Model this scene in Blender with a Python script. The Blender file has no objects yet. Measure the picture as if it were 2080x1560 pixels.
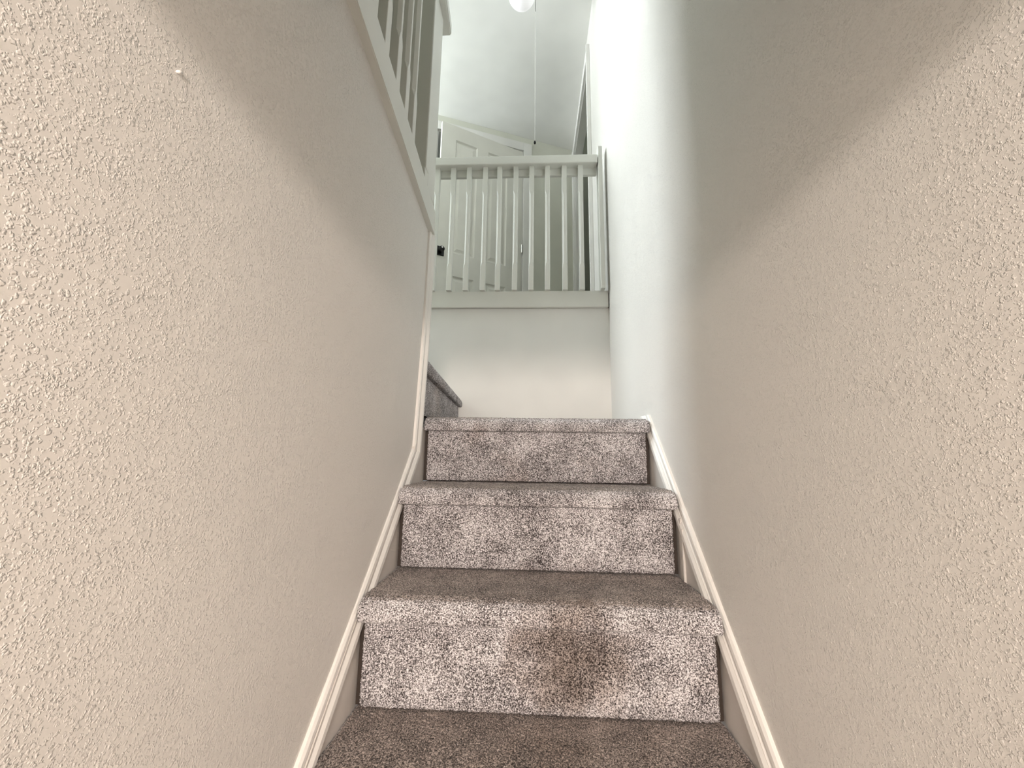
import bpy, bmesh, math, random
from mathutils import Vector, Matrix

random.seed(7)
scene = bpy.context.scene
COL = scene.collection

# ------------------------------------------------------------------ materials
def new_mat(name):
    m = bpy.data.materials.new(name)
    m.use_nodes = True
    nt = m.node_tree
    return m, nt, nt.nodes['Principled BSDF']

def N(nt, kind, **kw):
    n = nt.nodes.new(kind)
    for k, v in kw.items():
        if k in n.inputs: n.inputs[k].default_value = v
        else: setattr(n, k, v)
    return n

def ramp(nt, stops, interp='LINEAR'):
    r = nt.nodes.new('ShaderNodeValToRGB')
    e = r.color_ramp.elements
    r.color_ramp.interpolation = interp
    while len(e) > 1: e.remove(e[-1])
    e[0].position, e[0].color = stops[0][0], (*stops[0][1], 1)
    for p, c in stops[1:]:
        x = e.new(p); x.color = (*c, 1)
    return r

def wall_mat(name, col, strength=.55, scale=290, dist=.0022, rough=.55):
    m, nt, b = new_mat(name)
    L = nt.links.new
    tc = N(nt, 'ShaderNodeTexCoord')
    wob = N(nt, 'ShaderNodeTexNoise', Scale=scale*1.6, Detail=0.0)
    n2 = N(nt, 'ShaderNodeTexNoise', Scale=scale*.22, Detail=1.0, Roughness=.5)
    n3 = N(nt, 'ShaderNodeTexNoise', Scale=3.0, Detail=1.0)
    for n in (wob, n2, n3): L(tc.outputs['Object'], n.inputs['Vector'])
    sub = N(nt, 'ShaderNodeVectorMath', operation='SUBTRACT'); sub.inputs[1].default_value = (.5, .5, .5)
    sc = N(nt, 'ShaderNodeVectorMath', operation='SCALE'); sc.inputs['Scale'].default_value = 1.1/scale
    ad = N(nt, 'ShaderNodeVectorMath', operation='ADD')
    L(wob.outputs['Color'], sub.inputs[0]); L(sub.outputs[0], sc.inputs[0])
    L(tc.outputs['Object'], ad.inputs[0]); L(sc.outputs[0], ad.inputs[1])
    vo = N(nt, 'ShaderNodeTexVoronoi', Scale=scale); L(ad.outputs[0], vo.inputs['Vector'])
    # isolated droplets: each cell gets its own size
    sep = N(nt, 'ShaderNodeSeparateColor'); L(vo.outputs['Color'], sep.inputs[0])
    rad = N(nt, 'ShaderNodeMapRange'); rad.inputs['From Min'].default_value = .0; rad.inputs['To Min'].default_value = .22; rad.inputs['To Max'].default_value = .74
    L(sep.outputs[0], rad.inputs['Value'])
    df = N(nt, 'ShaderNodeMath', operation='SUBTRACT'); L(rad.outputs[0], df.inputs[0]); L(vo.outputs['Distance'], df.inputs[1])
    cl = N(nt, 'ShaderNodeMapRange', interpolation_type='SMOOTHSTEP'); cl.inputs['From Min'].default_value = -.06; cl.inputs['From Max'].default_value = .36
    L(df.outputs[0], cl.inputs['Value'])
    r2 = ramp(nt, [(.36, (.5, .5, .5)), (.62, (1, 1, 1))])
    L(n2.outputs['Fac'], r2.inputs['Fac'])
    mu = N(nt, 'ShaderNodeMath', operation='MULTIPLY')
    L(cl.outputs[0], mu.inputs[0]); L(r2.outputs['Color'], mu.inputs[1])
    bp = N(nt, 'ShaderNodeBump', Strength=strength, Distance=dist)
    L(mu.outputs[0], bp.inputs['Height']); L(bp.outputs['Normal'], b.inputs['Normal'])
    cr = ramp(nt, [(.3, tuple(c*.97 for c in col)), (.7, col)])
    L(n3.outputs['Fac'], cr.inputs['Fac']); L(cr.outputs['Color'], b.inputs['Base Color'])
    b.inputs['Roughness'].default_value = rough
    b.inputs['Specular IOR Level'].default_value = .25
    return m

def paint_mat(name, col, rough=.4, bump=.05):
    m, nt, b = new_mat(name)
    L = nt.links.new
    tc = N(nt, 'ShaderNodeTexCoord')
    n1 = N(nt, 'ShaderNodeTexNoise', Scale=60.0, Detail=1.0)
    n2 = N(nt, 'ShaderNodeTexNoise', Scale=5.0, Detail=1.0)
    L(tc.outputs['Object'], n1.inputs['Vector']); L(tc.outputs['Object'], n2.inputs['Vector'])
    bp = N(nt, 'ShaderNodeBump', Strength=bump, Distance=.001)
    L(n1.outputs['Fac'], bp.inputs['Height']); L(bp.outputs['Normal'], b.inputs['Normal'])
    cr = ramp(nt, [(.3, tuple(c*.95 for c in col)), (.7, col)])
    L(n2.outputs['Fac'], cr.inputs['Fac']); L(cr.outputs['Color'], b.inputs['Base Color'])
    b.inputs['Roughness'].default_value = rough
    return m

def carpet_mat():
    m, nt, b = new_mat('speckled_carpet')
    L = nt.links.new
    tc = N(nt, 'ShaderNodeTexCoord')
    sp = N(nt, 'ShaderNodeTexNoise', Scale=340.0, Detail=3.0, Roughness=.7)
    md = N(nt, 'ShaderNodeTexNoise', Scale=11.0, Detail=4.0, Roughness=.6)
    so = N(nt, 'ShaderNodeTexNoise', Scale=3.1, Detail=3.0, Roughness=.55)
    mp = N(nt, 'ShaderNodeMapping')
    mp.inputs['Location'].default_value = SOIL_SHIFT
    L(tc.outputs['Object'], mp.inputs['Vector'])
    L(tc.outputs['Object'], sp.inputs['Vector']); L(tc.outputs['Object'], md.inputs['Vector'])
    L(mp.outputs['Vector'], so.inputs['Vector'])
    # pile lay shifts the balance of dark and light tufts
    a = N(nt, 'ShaderNodeMath', operation='MULTIPLY_ADD'); a.inputs[1].default_value = .22; a.inputs[2].default_value = -.11
    L(md.outputs['Fac'], a.inputs[0])
    s = N(nt, 'ShaderNodeMath', operation='ADD')
    L(sp.outputs['Fac'], s.inputs[0]); L(a.outputs[0], s.inputs[1])
    c = ramp(nt, [(.37, (.024, .02, .02)), (.45, (.17, .155, .157)), (.515, (.42, .40, .405)), (.60, (.92, .905, .925))])
    L(s.outputs[0], c.inputs['Fac'])
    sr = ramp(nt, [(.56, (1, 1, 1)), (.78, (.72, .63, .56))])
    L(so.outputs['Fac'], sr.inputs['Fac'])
    # cast shadow from out of view, painted brown into the second step's carpet
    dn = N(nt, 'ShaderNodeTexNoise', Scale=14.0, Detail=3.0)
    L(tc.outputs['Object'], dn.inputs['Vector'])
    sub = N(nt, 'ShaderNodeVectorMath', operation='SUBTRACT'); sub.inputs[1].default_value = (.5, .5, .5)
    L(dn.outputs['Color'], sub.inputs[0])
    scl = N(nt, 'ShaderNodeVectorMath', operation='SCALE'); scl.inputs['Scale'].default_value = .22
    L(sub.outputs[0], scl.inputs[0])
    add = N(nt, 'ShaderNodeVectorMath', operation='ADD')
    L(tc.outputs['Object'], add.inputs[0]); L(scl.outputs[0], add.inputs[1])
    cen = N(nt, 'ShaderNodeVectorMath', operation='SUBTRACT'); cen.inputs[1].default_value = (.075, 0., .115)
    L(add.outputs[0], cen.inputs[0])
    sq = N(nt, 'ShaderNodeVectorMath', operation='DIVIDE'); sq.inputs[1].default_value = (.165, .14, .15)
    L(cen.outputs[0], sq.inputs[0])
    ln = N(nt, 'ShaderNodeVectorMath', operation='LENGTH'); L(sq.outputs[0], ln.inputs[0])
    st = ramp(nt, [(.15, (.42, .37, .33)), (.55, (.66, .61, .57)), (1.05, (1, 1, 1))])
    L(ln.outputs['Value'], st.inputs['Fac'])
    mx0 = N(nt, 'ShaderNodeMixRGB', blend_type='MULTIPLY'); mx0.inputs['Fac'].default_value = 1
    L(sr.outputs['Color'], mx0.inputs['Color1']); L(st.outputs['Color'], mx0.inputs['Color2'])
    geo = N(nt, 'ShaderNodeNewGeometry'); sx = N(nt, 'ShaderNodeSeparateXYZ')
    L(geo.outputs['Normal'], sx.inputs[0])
    tr = ramp(nt, [(.80, (1, 1, 1)), (.985, (.62, .54, .48))])  # shade on the treads painted in: upward faces turn darker and browner
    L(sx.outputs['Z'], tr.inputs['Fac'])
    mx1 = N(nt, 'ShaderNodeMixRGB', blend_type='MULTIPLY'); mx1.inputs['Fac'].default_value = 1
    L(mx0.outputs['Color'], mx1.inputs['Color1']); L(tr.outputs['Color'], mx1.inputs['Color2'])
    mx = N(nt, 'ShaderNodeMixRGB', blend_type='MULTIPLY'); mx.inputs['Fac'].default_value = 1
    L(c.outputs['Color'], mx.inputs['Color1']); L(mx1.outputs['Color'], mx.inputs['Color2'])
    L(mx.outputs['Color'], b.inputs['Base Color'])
    bp = N(nt, 'ShaderNodeBump', Strength=.6, Distance=.003)
    L(sp.outputs['Fac'], bp.inputs['Height']); L(bp.outputs['Normal'], b.inputs['Normal'])
    b.inputs['Roughness'].default_value = 1.0
    b.inputs['Specular IOR Level'].default_value = .05
    b.inputs['Sheen Weight'].default_value = .25
    b.inputs['Sheen Roughness'].default_value = .5
    return m

def plain_mat(name, col, rough=.4, metal=0., emit=None, es=0.):
    m, nt, b = new_mat(name)
    n = N(nt, 'ShaderNodeTexNoise', Scale=40.0)
    cr = ramp(nt, [(.3, tuple(c*.92 for c in col)), (.7, col)])
    nt.links.new(n.outputs['Fac'], cr.inputs['Fac']); nt.links.new(cr.outputs['Color'], b.inputs['Base Color'])
    b.inputs['Roughness'].default_value = rough; b.inputs['Metallic'].default_value = metal
    if emit:
        b.inputs['Emission Color'].default_value = (*emit, 1); b.inputs['Emission Strength'].default_value = es
    return m

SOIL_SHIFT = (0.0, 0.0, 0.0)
WALL = wall_mat('orange_peel_wall_paint', (.795, .775, .74))
BACKWALL = paint_mat('landing_wall_paint', (.88, .885, .86), rough=.55, bump=.12)
HALLWALL = paint_mat('hall_wall_paint', (.76, .765, .68), rough=.55, bump=.12)
CEIL = paint_mat('ceiling_paint', (.86, .86, .83), rough=.7, bump=.12)
TRIM = paint_mat('white_trim_paint', (.86, .85, .82))
RAIL = paint_mat('railing_paint', (.76, .77, .725), rough=.45)
SKIRT = paint_mat('stringer_paint', (.74, .71, .67), rough=.45)
DOORP = paint_mat('door_paint', (.82, .81, .75), rough=.4)
DARKDOOR = paint_mat('shaded_doorway_olive', (.075, .08, .055), rough=.5)  # darkness of the shaded doorway is put into the slab colour
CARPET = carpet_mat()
SEAM_SHADE = paint_mat('seam_shade_brown', (.045, .032, .024), rough=.7)  # near-black, so contact shade is painted into the gaps around the risers
BLACK = plain_mat('black_metal', (.006, .006, .006), .35, .3)
STEEL = plain_mat('brushed_steel', (.62, .62, .60), .25, 1.)
GLOBE = plain_mat('opal_glass', (.9, .9, .92), .2, 0., (1, .98, 1), .35)
CORD = plain_mat('white_cord', (.85, .85, .80), .7)
FLOORM = paint_mat('hall_floor_boards', (.16, .14, .12), rough=.5)

# ------------------------------------------------------------------ helpers
def link(name, bm, mat, parent=None, smooth=False):
    me = bpy.data.meshes.new(name)
    bmesh.ops.recalc_face_normals(bm, faces=bm.faces)
    bm.to_mesh(me); bm.free()
    o = bpy.data.objects.new(name, me)
    me.materials.append(mat)
    if smooth:
        for p in me.polygons: p.use_smooth = True
    COL.objects.link(o)
    if parent is not None:
        o.parent = parent
        o.matrix_parent_inverse = Matrix.Translation(parent.location).inverted()
    return o

def empty(name, loc, label, cat, group=None, kind=None):
    o = bpy.data.objects.new(name, None)
    o.location = loc; o.empty_display_size = .05
    COL.objects.link(o)
    return tag(o, label, cat, group, kind)

def tag(o, label, cat, group=None, kind=None):
    o['label'] = label; o['category'] = cat
    if group: o['group'] = group
    if kind: o['kind'] = kind
    return o

def add_box(bm, x0, x1, y0, y1, z0, z1, bev=0., mat=None, seg=2):
    g = bmesh.ops.create_cube(bm, size=1)
    vs = g['verts']
    for v in vs:
        v.co = Vector(((x0+x1)/2 + v.co.x*(x1-x0), (y0+y1)/2 + v.co.y*(y1-y0), (z0+z1)/2 + v.co.z*(z1-z0)))
    if bev > 0:
        es = list({e for v in vs for e in v.link_edges})
        r = bmesh.ops.bevel(bm, geom=es, offset=bev, segments=seg, affect='EDGES', profile=.5)
        vs = list({v for f in r['faces'] for v in f.verts} | {v for v in vs if v.is_valid})
    if mat is not None:
        for v in vs: v.co = mat @ v.co
    return vs

def box(name, x0, x1, y0, y1, z0, z1, m, parent=None, bev=0.):
    bm = bmesh.new(); add_box(bm, x0, x1, y0, y1, z0, z1, bev)
    return link(name, bm, m, parent)

def add_loft(bm, rings, cap=True):
    R = [[bm.verts.new(p) for p in r] for r in rings]
    n = len(R[0])
    for a, b in zip(R, R[1:]):
        for i in range(n): bm.faces.new((a[i], a[(i+1) % n], b[(i+1) % n], b[i]))
    if cap: bm.faces.new(R[0]); bm.faces.new(R[-1])

def add_lathe(bm, prof, cx, cy, cz, seg=40, axis='Z'):
    rings = []
    for r, h in prof:
        ring = []
        for i in range(seg):
            a = 2*math.pi*i/seg
            p = (max(r, 1e-4)*math.cos(a), max(r, 1e-4)*math.sin(a), h)
            if axis == 'Y': p = (p[0], p[2], p[1])
            ring.append((cx+p[0], cy+p[1], cz+p[2]))
        rings.append(ring)
    add_loft(bm, rings)

def prism(name, pts, axis, a, b, m, parent=None, bev=0.):
    """extrude the polygon pts; axis 'x' takes (y,z) points, 'z' takes (x,y)"""
    bm = bmesh.new()
    f = (lambda p, t: (t, p[0], p[1])) if axis == 'x' else (lambda p, t: (p[0], p[1], t))
    add_loft(bm, [[f(p, a) for p in pts], [f(p, b) for p in pts]])
    if bev: bmesh.ops.bevel(bm, geom=bm.edges[:], offset=bev, segments=2, affect='EDGES')
    return link(name, bm, m, parent)

# ------------------------------------------------------------------ dimensions (metres)
G, RISE = .2408, .228
WX = .414                    # stair walls at x = +-WX
YB = 1.225                   # wall under the hall balustrade
ZF = 1.465                   # hall floor
ZC = 3.88                    # hall ceiling
YE = .461                    # free end of the left stair wall

def xl(y, z):                # the left wall leans slightly inward towards the foot of the stairs
    y = max(y, -.95)
    return -WX + max(0., min(z, 1.4))/1.375*(.009 + .0606*(.416-y))

# ------------------------------------------------------------------ room shell
# left stair wall
bm = bmesh.new()
ny, nz = 30, 16
ys = [-2.9 + (YE+2.9)*i/ny for i in range(ny+1)]
zs = [-.7 + (1.375+.7)*j/nz for j in range(nz+1)]
F = [[bm.verts.new((xl(y, z), y, z)) for z in zs] for y in ys]
B = [[bm.verts.new((-.53, y, z)) for z in zs] for y in ys]
for i in range(ny):
    for j in range(nz):
        bm.faces.new((F[i][j], F[i+1][j], F[i+1][j+1], F[i][j+1])); bm.faces.new((B[i][j], B[i][j+1], B[i+1][j+1], B[i+1][j]))
for j in range(nz):
    bm.faces.new((F[ny][j], B[ny][j], B[ny][j+1], F[ny][j+1])); bm.faces.new((F[0][j], F[0][j+1], B[0][j+1], B[0][j]))
for i in range(ny):
    bm.faces.new((F[i][nz], F[i+1][nz], B[i+1][nz], B[i][nz])); bm.faces.new((F[i][0], B[i][0], B[i+1][0], F[i+1][0]))
wl = link('wall_left', bm, WALL)
tag(wl, 'textured beige stair wall on the left below the balustrade', 'wall', kind='structure')

# two small blemishes on the left wall
bm = bmesh.new()
bmesh.ops.create_icosphere(bm, subdivisions=2, radius=1)
for v in bm.verts:
    v.co = Vector((xl(-.65, .922) + v.co.x*.0028, -.65 + v.co.y*.0026 + v.co.z*.002, .922 + v.co.z*.0034))
link('paint_drip', bm, TRIM, wl, True)
bm = bmesh.new()
rings = []
for i in range(15):
    t = i/14
    y = -.462 + .032*t; z = .698 + .006*math.sin(math.pi*t*.9) - .003*t
    r = .0006*math.sin(math.pi*min(max(t, .06), .94))
    rings.append([(xl(y, z)+.0002+r*math.cos(a), y, z + r*math.sin(a)) for a in [k*math.pi/3 for k in range(6)]])
add_loft(bm, rings)
link('scratch', bm, SKIRT, wl)

# right wall with a doorway into the hall closet
DY0, DY1, DZ1 = 1.78, 2.80, 3.63
bm = bmesh.new()
for b in ((WX, WX+.12, -2.9, DY0, -.7, ZC), (WX, WX+.12, DY1, 3.3, -.7, ZC), (WX, WX+.12, DY0, DY1, DZ1, ZC), (WX, WX+.12, DY0, DY1, -.7, ZF)):
    add_box(bm, *b)
bmesh.ops.remove_doubles(bm, verts=bm.verts, dist=1e-5)
wr = link('wall_right', bm, WALL)
tag(wr, 'tall textured wall on the right running up past the stairs', 'wall', kind='structure')

bm = bmesh.new()
add_box(bm, -1.97, WX, YB, YB+.1, .5, 1.372)
tag(link('wall_back', bm, BACKWALL), 'short plain wall below the upper hall balustrade', 'wall', kind='structure')

# angled hall wall with the panelled door
ang = math.atan(.385)
WA0 = Vector((WX, 2.885+.385*WX, 0))                 # right end on the floor line
U = Vector((-math.cos(ang), -math.sin(ang), 0))      # runs to the left
V = Vector((-math.sin(ang), math.cos(ang), 0))       # away from the stairs
MA = Matrix(((U.x, V.x, 0, WA0.x), (U.y, V.y, 0, WA0.y), (0, 0, 1, 0), (0, 0, 0, 1)))
d0, d1 = .575, 1.475                                 # door opening along the wall
bm = bmesh.new()
for b in ((-.05, d0, 0, .12, ZF-.1, ZC), (d1, 1.75, 0, .12, ZF-.1, ZC), (d0, d1, 0, .12, 3.71, ZC)):
    add_box(bm, *b, mat=MA)
tag(link('wall_hall', bm, HALLWALL), 'angled hall wall holding the white panelled door', 'wall', kind='structure')
bm = bmesh.new()
add_box(bm, .3, 1.8, .75, .8, ZF, ZC, mat=MA)
tag(link('wall_room', bm, HALLWALL), 'wall of the room behind the panelled door', 'wall', kind='structure')
e = MA @ Vector((1.75, .06, 0))
bm = bmesh.new()
add_box(bm, -3.3, e.x, e.y-.06, e.y+.06, ZF-.1, ZC)
tag(link('wall_hall_far', bm, HALLWALL), 'plain hall wall beyond the left balustrade', 'wall', kind='structure')

# outer hall wall with a window
W0, W1, WZ0, WZ1 = .62, 1.9, 2.3, 3.72
bm = bmesh.new()
for b in ((-3.3, -3.2, -2.9, W0, ZF-.1, ZC), (-3.3, -3.2, W1, 2.6, ZF-.1, ZC), (-3.3, -3.2, W0, W1, ZF-.1, WZ0), (-3.3, -3.2, W0, W1, WZ1, ZC)):
    add_box(bm, *b)
tag(link('wall_outer', bm, HALLWALL), 'outer hall wall with the bright window', 'wall', kind='structure')
bm = bmesh.new()
for b in ((-3.28, -3.19, W0, W0+.05, WZ0, WZ1), (-3.28, -3.19, W1-.05, W1, WZ0, WZ1), (-3.28, -3.19, W0, W1, WZ0, WZ0+.05), (-3.28, -3.19, W0, W1, WZ1-.05, WZ1),
          (-3.26, -3.22, (W0+W1)/2-.02, (W0+W1)/2+.02, WZ0, WZ1)):
    add_box(bm, *b, bev=.004)
tag(link('window_1', bm, TRIM), 'white framed hall window letting in daylight', 'window', kind='structure')

bm = bmesh.new()
add_box(bm, -.70, -.60, -1.18, .43, ZF, ZC)  # both partitions are added, unseen, to cut and shape the window light
add_box(bm, -1.50, -1.40, 1.45, e.y-.05, ZF, 3.25)
tag(link('wall_light_blocker', bm, HALLWALL), 'added hall partition that blocks part of the window light', 'wall', kind='structure')
bm = bmesh.new()
add_box(bm, -1.42, WX, -1.30, -1.18, ZF, ZC)
tag(link('wall_stairwell', bm, HALLWALL), 'end wall of the stairwell above the foot of the stairs', 'wall', kind='structure')

bm = bmesh.new()
add_box(bm, -3.3, WX+.12, -2.9, -2.8, -.7, ZC)
tag(link('wall_front', bm, WALL), 'wall at the foot of the stairs', 'wall', kind='structure')

# floors and ceilings
bm = bmesh.new()
for b in ((-3.2, WX, YB+.002, 3.3, 1.372, ZF), (-3.2, -1.9, -2.8, YB+.002, 1.38, ZF), (-1.9, -1.13, -2.8, .44, 1.38, ZF), (-1.13, -.47, -2.8, .44, 1.38, ZF)):
    add_box(bm, *b)
tag(link('floor', bm, FLOORM), 'upper hall floor', 'floor', kind='structure')
bm = bmesh.new(); add_box(bm, -.53, WX+.12, -2.9, -.24, -.7, -.228)
tag(link('floor_lower', bm, FLOORM), 'floor at the foot of the stairs', 'floor', kind='structure')
bm = bmesh.new(); add_box(bm, -3.3, WX+.12, -2.9, 3.4, ZC, ZC+.1)
tag(link('ceiling', bm, CEIL), 'flat white upper hall ceiling', 'ceiling', kind='structure')
bm = bmesh.new(); add_box(bm, -.47, WX, -2.8, -1.15, .93, ZF)
tag(link('ceiling_lower', bm, CEIL), 'low ceiling over the foot of the stairs', 'ceiling', kind='structure')
bm = bmesh.new(); add_box(bm, -1.97, -1.9, .4, YB, .5, 1.38); add_box(bm, -1.9, -.5, .33, .43, .5, 1.38)
tag(link('wall_landing', bm, WALL), 'short wall around the left landing', 'wall', kind='structure')

# ------------------------------------------------------------------ skirt boards and trims
PROF = [(0., -.004), (0., .007), (.005, .011), (.013, .012), (.017, .009), (.020, .009), (.024, .013), (.033, .019), (.044, .020), (.049, .015), (.050, -.004)]
def sweep(name, path, wall_x, side, m, prof=PROF, cut=None):
    """mitred moulding along a (y,z) path; the profile runs to the right of the path's direction"""
    n = len(path)
    P = [Vector(p) for p in path]
    nor = []
    for a, b in zip(P, P[1:]):
        t = (b-a).normalized(); nor.append(Vector((t.y, -t.x)))
    rings = []
    for i in range(n):
        if i == 0: mv = nor[0]
        elif i == n-1: mv = nor[-1]
        else:
            mv = (nor[i-1]+nor[i]).normalized(); mv = mv/mv.dot(nor[i])
        ring = []
        for d, h in prof:
            q = P[i] + mv*d
            if cut and i in cut:             # end cut level or plumb
                t = (P[1]-P[0]).normalized() if i == 0 else (P[-1]-P[-2]).normalized()
                if cut[i] == 'level': q = q + t*((P[i].y - q.y)/t.y)
            ring.append((wall_x(q.x, q.y) + side*h, q.x, q.y))
        rings.append(ring)
    bm = bmesh.new()
    add_loft(bm, rings)
    return link(name, bm, m)

lt = sweep('trim_1', [(-.47, -.232), (.376, .572), (.412, .98), (.412, 1.376)], xl, 1, TRIM, cut={0: 'level'})
tag(lt, 'white moulded trim climbing the left wall then turning upright', 'trim', kind='structure')
rt = sweep('trim_2', [(-.47, -.245), (.513, .702)], lambda y, z: WX, -1, TRIM, cut={0: 'level', 1: 'level'})
tag(rt, 'white moulded trim sloping up the right wall', 'trim', kind='structure')
# skirt boards under the trims
prism('baseboard_left', [(-.44, -.235), (.36, .545), (.40, .62), (.499, .66), (.499, .40), (.2, 0.), (0, -.228), (-.2, -.45), (-.44, -.45)], 'x', -.43, -.399, SKIRT)
tag(bpy.data.objects['baseboard_left'], 'grey beige stringer board along the left edge of the steps', 'baseboard', kind='structure')
sr = prism('baseboard_right', [(-.44, -.25), (.52, .675), (.52, .40), (.2, 0.), (0, -.228), (-.2, -.45), (-.44, -.45)], 'x', .43, .400, SKIRT)
tag(sr, 'grey beige stringer board along the right edge of the steps', 'baseboard', kind='structure')
bm = bmesh.new()
add_box(bm, .394, .402, .196, .204, .2, .36, bev=.002); add_box(bm, .396, .402, .212, .226, .2, .385, bev=.002)
link('board_joint', bm, SKIRT, sr)

# fascia boards
bm = bmesh.new(); add_box(bm, -1.9, .409, 1.203, 1.2245, 1.372, 1.468, bev=.003)
tag(link('trim_3', bm, RAIL), 'white fascia board under the far balustrade', 'trim', kind='structure')

def xb(y): return -.387 + .0606*(.43-y)              # outer face of the left fascia
bm = bmesh.new()
y0, y1 = -1.15, .445
add_loft(bm, [[(xb(y), y, 1.375), (xb(y), y, 1.468), (xb(y)-.09, y, 1.468), (xb(y)-.09, y, 1.375)] for y in (y0, y1)])
bmesh.ops.bevel(bm, geom=bm.edges[:], offset=.002, segments=2, affect='EDGES')
tag(link('trim_4', bm, RAIL), 'white fascia board capping the left stair wall under the balustrade', 'trim', kind='structure')

# ------------------------------------------------------------------ carpeted steps
def carpet_sheet(bm, path, w0, w1, place, step=.0028, amp=.0011, edge=.004):
    """a thick pile sheet over a 2-d path; rows across the stair width"""
    pts = [Vector(p) for p in path]
    # resample
    L = [0.]
    for a, b in zip(pts, pts[1:]): L.append(L[-1] + (b-a).length)
    n = max(4, int(L[-1]/step))
    res = []
    k = 0
    for i in range(n+1):
        s = L[-1]*i/n
        while k < len(L)-2 and s > L[k+1]: k += 1
        t = (s-L[k])/max(L[k+1]-L[k], 1e-9)
        res.append(pts[k].lerp(pts[k+1], t))
    nor = []
    for i in range(n+1):
        a, b = res[max(0, i-1)], res[min(n, i+1)]
        t = (b-a).normalized(); nor.append(Vector((t.y, -t.x)))
    m = int((w1-w0)/step)
    grid = []
    for i in range(n+1):
        row = []
        for j in range(m+1):
            w = w0 + (w1-w0)*j/m
            d = random.uniform(-amp, amp)
            ew = min(j, m-j)
            jit = random.uniform(-.0012, .0012)
            drop = -edge*max(0, 1 - ew/2.5)**2
            q = res[i] + nor[i]*(d+drop)
            row.append(bm.verts.new(place(q.x + random.uniform(-.0008, .0008), q.y + random.uniform(-.0008, .0008), w + jit)))
        grid.append(row)
    for i in range(n):
        for j in range(m):
            bm.faces.new((grid[i][j], grid[i][j+1], grid[i+1][j+1], grid[i+1][j]))

def nosing_path(depth, h=.050, over=.017, r=.012, top_r=.036):
    """tread from its back edge forward, round the nosing and back under it; (u,z), u = distance behind the riser plane"""
    p = [(depth, 0.)]
    p += [(depth*.6, 0.), (depth*.3, .001), (.02, .001)]
    c = (-over + top_r, -top_r)
    for k in range(0, 9):
        a = math.pi/2 + (math.pi/2)*k/8
        p.append((c[0] + top_r*math.cos(a), c[1] + top_r*math.sin(a)))
    p.append((-over + .001, -h + r*.6))
    for k in range(1, 7):
        a = math.pi + (math.pi/2)*k/6
        p.append((-over + .001 + r*.6 + r*.6*math.cos(a), -h + r*.6 + r*.6*math.sin(a)))
    p.append((.004, -h + .001))
    return p

def make_step(loc, place, tw, rw, depth, rise, label, over=.017, core_nose=True):
    root = empty('stair_step', loc, label, 'stair step', 'carpeted stair steps')
    bm = bmesh.new()
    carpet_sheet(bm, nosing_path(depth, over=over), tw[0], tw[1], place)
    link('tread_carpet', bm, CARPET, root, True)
    bm = bmesh.new()
    carpet_sheet(bm, [(.004, -.046), (.0, -.056), (-.001, -.1), (-.001, -rise+.03), (.0, -rise+.012), (.003, -rise+.0055)], rw[0], rw[1], place)
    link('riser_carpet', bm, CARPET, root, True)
    # step core, near-black to stand in for contact shade in the seams
    bm = bmesh.new()
    a = place(.014, -.012 if core_nose else -.075, tw[0]); b = place(depth-.05 if core_nose else depth-.004, -rise+.003, tw[1])
    add_box(bm, min(a[0], b[0]), max(a[0], b[0]), min(a[1], b[1]), max(a[1], b[1]), min(a[2], b[2]), max(a[2], b[2]))
    if core_nose:
        a = place(-over+.014, -.022, tw[0]+.004); b = place(.02, -.040, tw[1]-.004)
        add_box(bm, min(a[0], b[0]), max(a[0], b[0]), min(a[1], b[1]), max(a[1], b[1]), min(a[2], b[2]), max(a[2], b[2]))
    link('step_core', bm, SEAM_SHADE, root)
    return root

LAB = ['dark carpeted step at the very bottom of the frame', 'carpeted step second from the bottom with a cast shadow painted into its carpet',
       'carpeted step third from the bottom between both white trims', 'carpeted top step of the straight flight below the plain wall']
for k in range(1, 5):
    y0 = (k-2)*G; z0 = (k-1)*RISE
    depth = G+.06 if k < 4 else YB-y0-.003
    make_step((0, y0, z0), (lambda u, z, w, y0=y0, z0=z0: (w, y0+u, z0+z)), (-.398, .398), (-.385, .386), depth, RISE, LAB[k-1])
# the step that turns left off the landing
Z5 = .856
make_step((-.415, .84, Z5), (lambda u, z, w: (-.413-u, w, Z5 + z + .055*(YB-w)/.76*max(0., 1+z/.18))), (YE+.002, YB-.004), (YE+.002, YB-.014), 1.45, Z5-3*RISE, 'carpeted step turning left off the landing beside the upright trim', over=.02, core_nose=False)

# ------------------------------------------------------------------ balustrades
def baluster_bm(cx, cy, z0, z1, s=.0145, c0=None, c1=None, c=.0095):
    bm = bmesh.new()
    def ring(z, ch):
        ch = max(ch, .0012)
        p = [(s, -s+ch), (s, s-ch), (s-ch, s), (-s+ch, s), (-s, s-ch), (-s, -s+ch), (-s+ch, -s), (s-ch, -s)]
        return [(cx+a, cy+b, z) for a, b in p]
    rs = [ring(z0, 0), ring(c0, 0), ring(c0+.028, c), ring(c1-.028, c), ring(c1, 0), ring(z1, 0)]
    add_loft(bm, rs)
    return bm

rail = empty('balustrade', (0, 1.2, ZF), 'white balustrade across the far end of the stairwell with square balusters', 'balustrade')
bm = bmesh.new(); add_box(bm, -1.5, .360, 1.160, 1.236, 2.243, 2.297, bev=.006, seg=3)
link('handrail', bm, RAIL, rail)
bm = bmesh.new(); add_box(bm, -1.5, .360, 1.212, 1.232, 2.200, 2.244, bev=.002)
link('under_rail', bm, RAIL, rail)
bm = bmesh.new(); add_box(bm, .364, .389, 1.165, 1.235, 1.4675, 2.353, bev=.003)
link('post', bm, RAIL, rail)
for i in range(-4, 10):
    x = -.585 + .0942*i
    if i >= 0: x = [-.585, -.490, -.395, -.2977, -.2126, -.116, -.0228, .070, .168, .263][i]
    link('baluster', baluster_bm(x, 1.197, 1.4675, 2.244, c0=1.605, c1=2.085), RAIL, rail)

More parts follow.
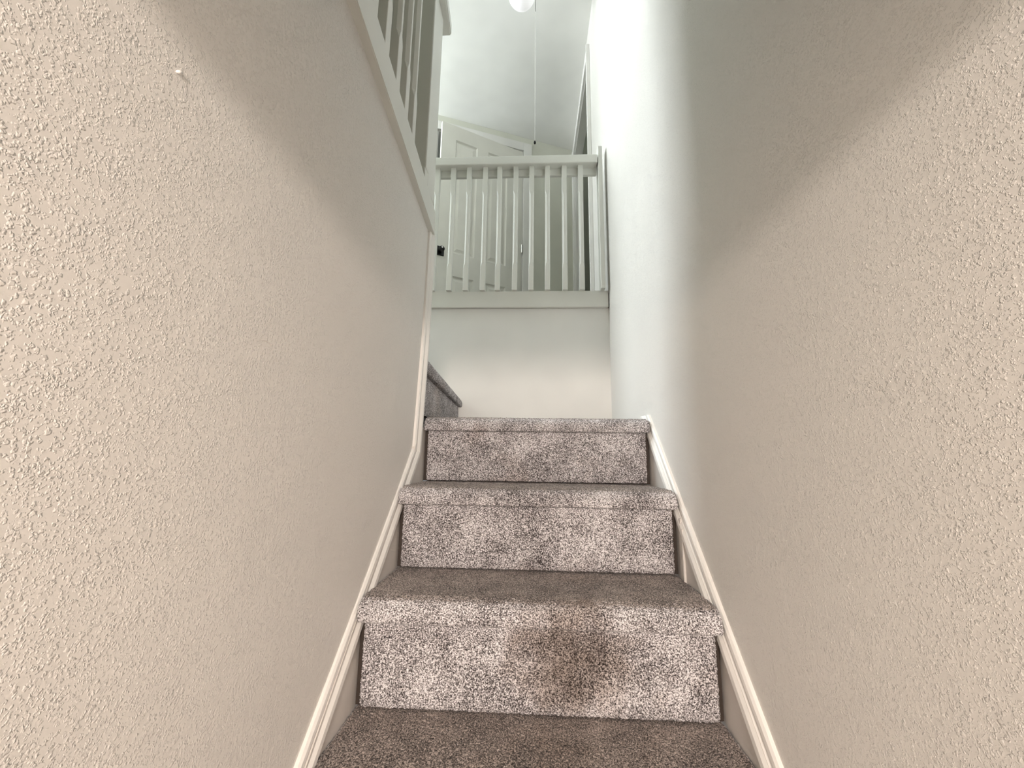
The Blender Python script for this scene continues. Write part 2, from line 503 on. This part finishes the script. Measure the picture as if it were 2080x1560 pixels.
lr = empty('balustrade', (-.40, -.2, ZF), 'white balustrade along the top of the left stair wall with square newel post', 'balustrade')
bm = bmesh.new()
add_loft(bm, [[(xb(y)+.027, y, 2.292), (xb(y)+.027, y, 2.345), (xb(y)-.05, y, 2.345), (xb(y)-.05, y, 2.292)] for y in (-1.1, .45)])
bmesh.ops.bevel(bm, geom=bm.edges[:], offset=.005, segments=3, affect='EDGES')
link('handrail', bm, RAIL, lr)
bm = bmesh.new()
add_loft(bm, [[(xb(y)-.032, y, 2.245), (xb(y)-.032, y, 2.293), (xb(y)-.05, y, 2.293), (xb(y)-.05, y, 2.245)] for y in (-1.1, .30)])
link('under_rail', bm, RAIL, lr)
bm = bmesh.new()
add_box(bm, xb(.3)-.042, xb(.3)-.002, .290, .385, 1.466, 2.2925, bev=.003)
add_box(bm, xb(.27)-.052, xb(.27)-.001, .252, .291, 1.520, 2.2925, bev=.005)
add_box(bm, xb(.27)-.040, xb(.27)-.004, .252, .291, 1.4675, 1.522, bev=.003)
link('newel_post', bm, RAIL, lr)
for y in [-1.0, -.912, -.824, -.736, -.648, -.56, -.474, -.387, -.300, -.213, -.119, -.031, .056]:
    yc = y + .0145
    link('baluster', baluster_bm(xb(yc)-.0165, yc, 1.4675, 2.293 if y > .2 else 2.2925, c0=1.605, c1=2.13), RAIL, lr)

# ------------------------------------------------------------------ hall doors
# angled door with its casing
casing = empty('door_1', MA @ Vector((d0, 0, ZF)), 'white four panel door standing slightly open in the angled hall wall', 'door', kind='structure')
bm = bmesh.new()
add_box(bm, d0-.09, d0, -.02, 0, ZF, 3.803, bev=.004, mat=MA)
add_box(bm, d1, d1+.09, -.02, 0, ZF, 3.803, bev=.004, mat=MA)
add_box(bm, d0, d1, -.02, 0, 3.71, 3.803, bev=.004, mat=MA)
link('casing', bm, TRIM, casing)
bm = bmesh.new()
add_box(bm, d0, d0+.012, 0, .12, ZF, 3.71, mat=MA); add_box(bm, d1-.012, d1, 0, .12, ZF, 3.71, mat=MA); add_box(bm, d0, d1, 0, .12, 3.698, 3.71, mat=MA)
link('jamb', bm, TRIM, casing)
# door slab: local x along the door from its hinge, y through it, z up
da = ang + math.radians(9)
hp = MA @ Vector((d0+.016, -.012, 0))
MD = Matrix(((-math.cos(da), -math.sin(da), 0, hp.x), (-math.sin(da), math.cos(da), 0, hp.y), (0, 0, 1, 0), (0, 0, 0, 1)))
DW = .865
bm = bmesh.new()
pan = [(.17, .385, 2.37, 3.54), (.50, .725, 2.37, 3.54), (.17, .385, 1.70, 2.15), (.50, .725, 1.70, 2.15)]
xs = [0, .17, .385, .50, .725, DW]; zz = [ZF+.012, 1.70, 2.15, 2.37, 3.54, 3.69]
for i in range(5):
    for j in range(5):
        if (i in (1, 3)) and (j in (1, 3)):
            x0, x1, z0, z1 = xs[i], xs[i+1], zz[j], zz[j+1]
            o = [(x0, z0), (x1, z0), (x1, z1), (x0, z1)]
            def inset(d): return [(x0+d, z0+d), (x1-d, z0+d), (x1-d, z1-d), (x0+d, z1-d)]
            lev = [(o, 0), (inset(.012), .014), (inset(.024), .014), (inset(.05), .004)]
            rr = [[bm.verts.new((p[0], y, p[1])) for p in q] for q, y in lev]
            for a, b in zip(rr, rr[1:]):
                for k in range(4): bm.faces.new((a[k], a[(k+1) % 4], b[(k+1) % 4], b[k]))
            bm.faces.new(rr[-1])
        else:
            bm.faces.new([bm.verts.new(p) for p in ((xs[i], 0, zz[j]), (xs[i+1], 0, zz[j]), (xs[i+1], 0, zz[j+1]), (xs[i], 0, zz[j+1]))])
T = .036
def q4(*p): bm.faces.new([bm.verts.new(v) for v in p])
z0, z1 = zz[0], zz[-1]
q4((0, T, z0), (DW, T, z0), (DW, T, z1), (0, T, z1))
q4((0, 0, z0), (0, T, z0), (0, T, z1), (0, 0, z1)); q4((DW, 0, z0), (DW, T, z0), (DW, T, z1), (DW, 0, z1))
q4((0, 0, z0), (DW, 0, z0), (DW, T, z0), (0, T, z0)); q4((0, 0, z1), (DW, 0, z1), (DW, T, z1), (0, T, z1))
bmesh.ops.remove_doubles(bm, verts=bm.verts, dist=1e-4)
for v in bm.verts: v.co = MD @ v.co
slab = link('door_panel', bm, DOORP, casing)
bm = bmesh.new()
add_box(bm, .795, .865, -.009, 0, 2.315, 2.405, bev=.003, mat=MD)
def ylathe(bm, prof, cx, cz, M):
    tmp = bmesh.new(); add_lathe(tmp, prof, cx, 0, cz, 24, 'Y')
    for v in tmp.verts: v.co = M @ v.co
    me = bpy.data.meshes.new('tmp'); tmp.to_mesh(me); tmp.free(); bm.from_mesh(me); bpy.data.meshes.remove(me)
ylathe(bm, [(.012, -.008), (.012, -.03), (.022, -.036), (.027, -.048), (.024, -.060), (.012, -.066), (0, -.067)], .83, 2.36, MD)
hd = link('handle', bm, BLACK, slab); hd['label'] = 'black square plate with round knob'
bm = bmesh.new(); ylathe(bm, [(.009, -.066), (.009, -.069), (.004, -.0705), (0, -.0705)], .83, 2.368, MD)
link('keyhole', bm, STEEL, hd)
for hz in (3.45, 2.55, 1.75):
    bm = bmesh.new()
    ylathe(bm, [(0, 0), (.008, 0), (.008, .001), (0, .001)], 0, 0, Matrix.Identity(4)); bm.clear()
    add_lathe(bm, [(.004, 0), (.009, .002), (.009, .086), (.004, .088)], -.004, -.009, hz, 16)
    for v in bm.verts: v.co = MD @ v.co
    link('hinge', bm, STEEL, casing)

# closet door in the right wall
d2 = empty('door_2', (WX, DY0, ZF), 'dark narrow doorway in the right wall behind the balustrade', 'door', kind='structure')
bm = bmesh.new()
cw = .075
for b in ((WX-.022, WX, DY0-cw, DY0, ZF, DZ1+cw), (WX-.022, WX, DY1, DY1+cw, ZF, DZ1+cw), (WX-.022, WX, DY0, DY1, DZ1, DZ1+cw)):
    add_box(bm, *b, bev=.004)
for b in ((WX-.028, WX-.02, DY0-cw, DY0-cw+.018, ZF, DZ1+cw), (WX-.028, WX-.02, DY1+cw-.018, DY1+cw, ZF, DZ1+cw)):
    add_box(bm, *b, bev=.003)
link('casing', bm, TRIM, d2)
bm = bmesh.new()
for b in ((WX, WX+.12, DY0, DY0+.012, ZF, DZ1), (WX, WX+.12, DY1-.012, DY1, ZF, DZ1), (WX, WX+.12, DY0, DY1, DZ1-.012, DZ1)):
    add_box(bm, *b)
link('jamb', bm, TRIM, d2)
s2 = box('door_panel', WX+.075, WX+.11, DY0+.014, DY1-.014, ZF+.008, DZ1-.014, DARKDOOR, d2, .002)
bm = bmesh.new()
add_box(bm, WX+.069, WX+.075, 1.90, 1.93, 1.86, 1.98, bev=.002)
link('latch_plate', bm, BLACK, s2)

# ------------------------------------------------------------------ ceiling light with pull cord
cl = empty('ceiling_light', (-.100, 1.35, ZC), 'round white globe light on the hall ceiling', 'ceiling light')
bm = bmesh.new()
R = .096
prof = []
for k in range(25):
    a = -math.pi/2 + math.pi*.80*k/24
    prof.append((R*math.cos(a), R*math.sin(a)))
add_lathe(bm, prof, -.100, 1.35, 3.722, 48)
link('globe', bm, GLOBE, cl, True)
bm = bmesh.new(); add_lathe(bm, [(.045, .0), (.055, .004), (.058, .05), (.072, .062), (.072, .084)], -.100, 1.35, ZC-.0845, 40)
link('base', bm, TRIM, cl, True)
pc = empty('pull_cord', (-.005, 1.42, 3.6), 'thin white pull cord hanging from the ceiling with black end bead', 'pull cord')
def tube(name, x, y, z0, z1, r, m, par):
    bm = bmesh.new(); add_lathe(bm, [(r, 0), (r, z1-z0)], x, y, z0, 8); return link(name, bm, m, par, True)
tube('cord', -.005, 1.42, 2.605, 3.66, .0015, CORD, pc)
tube('chain', -.004, 1.42, 3.655, 3.878, .0017, BLACK, pc)
bm = bmesh.new(); add_lathe(bm, [(0, -.011), (.006, -.009), (.0085, 0), (.006, .009), (.002, .012)], -.005, 1.42, 2.603, 16)
link('bead', bm, BLACK, pc, True)

# ------------------------------------------------------------------ lights
def area(name, loc, target, sx, sy, power, col, spread=None):
    d = bpy.data.lights.new(name, 'AREA'); d.shape = 'RECTANGLE'; d.size = sx; d.size_y = sy
    d.energy = power; d.color = col
    if spread: d.spread = spread
    o = bpy.data.objects.new(name, d); COL.objects.link(o)
    o.location = loc
    o.rotation_euler = (Vector(target)-Vector(loc)).to_track_quat('-Z', 'Y').to_euler()
    return o
area('window_daylight', (-3.29, (W0+W1)/2, (WZ0+WZ1)/2), (0, (W0+W1)/2, (WZ0+WZ1)/2), W1-W0, WZ1-WZ0, 195, (.90, .97, 1.0))
area('stair_foot_lamp', (.06, -2.5, .865), (0, .0, .35), .30, .13, 44, (1.0, .855, .762))

w = bpy.data.worlds.new('World'); scene.world = w; w.use_nodes = True
bg = w.node_tree.nodes['Background']; bg.inputs[0].default_value = (.9, .96, 1, 1); bg.inputs[1].default_value = .3

# ------------------------------------------------------------------ camera
yaw, pitch, roll, f = .0516415, .1740828, .0143746, 829.985
cyw, syw, cp, sp = math.cos(yaw), math.sin(yaw), math.cos(pitch), math.sin(pitch)
fw = Vector((-syw*cp, cyw*cp, sp)); r = Vector((cyw, syw, 0)); u = r.cross(fw)
r2 = r*math.cos(roll) + u*math.sin(roll); u2 = u*math.cos(roll) - r*math.sin(roll)
cam = bpy.data.cameras.new('camera'); co = bpy.data.objects.new('camera', cam); COL.objects.link(co)
cam.sensor_width = 36; cam.lens = f/2080*36; cam.clip_start = .02
co.matrix_world = Matrix(((r2.x, u2.x, -fw.x, -.0097), (r2.y, u2.y, -fw.y, -.9812), (r2.z, u2.z, -fw.z, .5491), (0, 0, 0, 1)))
scene.camera = co

scene.view_settings.view_transform = 'Standard'
scene.view_settings.look = 'None'
scene.view_settings.exposure = 0.0
scene.cycles.max_bounces = 7
scene.cycles.diffuse_bounces = 5
scene.cycles.use_adaptive_sampling = True
scene.cycles.adaptive_threshold = .08
scene.cycles.adaptive_min_samples = 16
scene.cycles.use_denoising = True
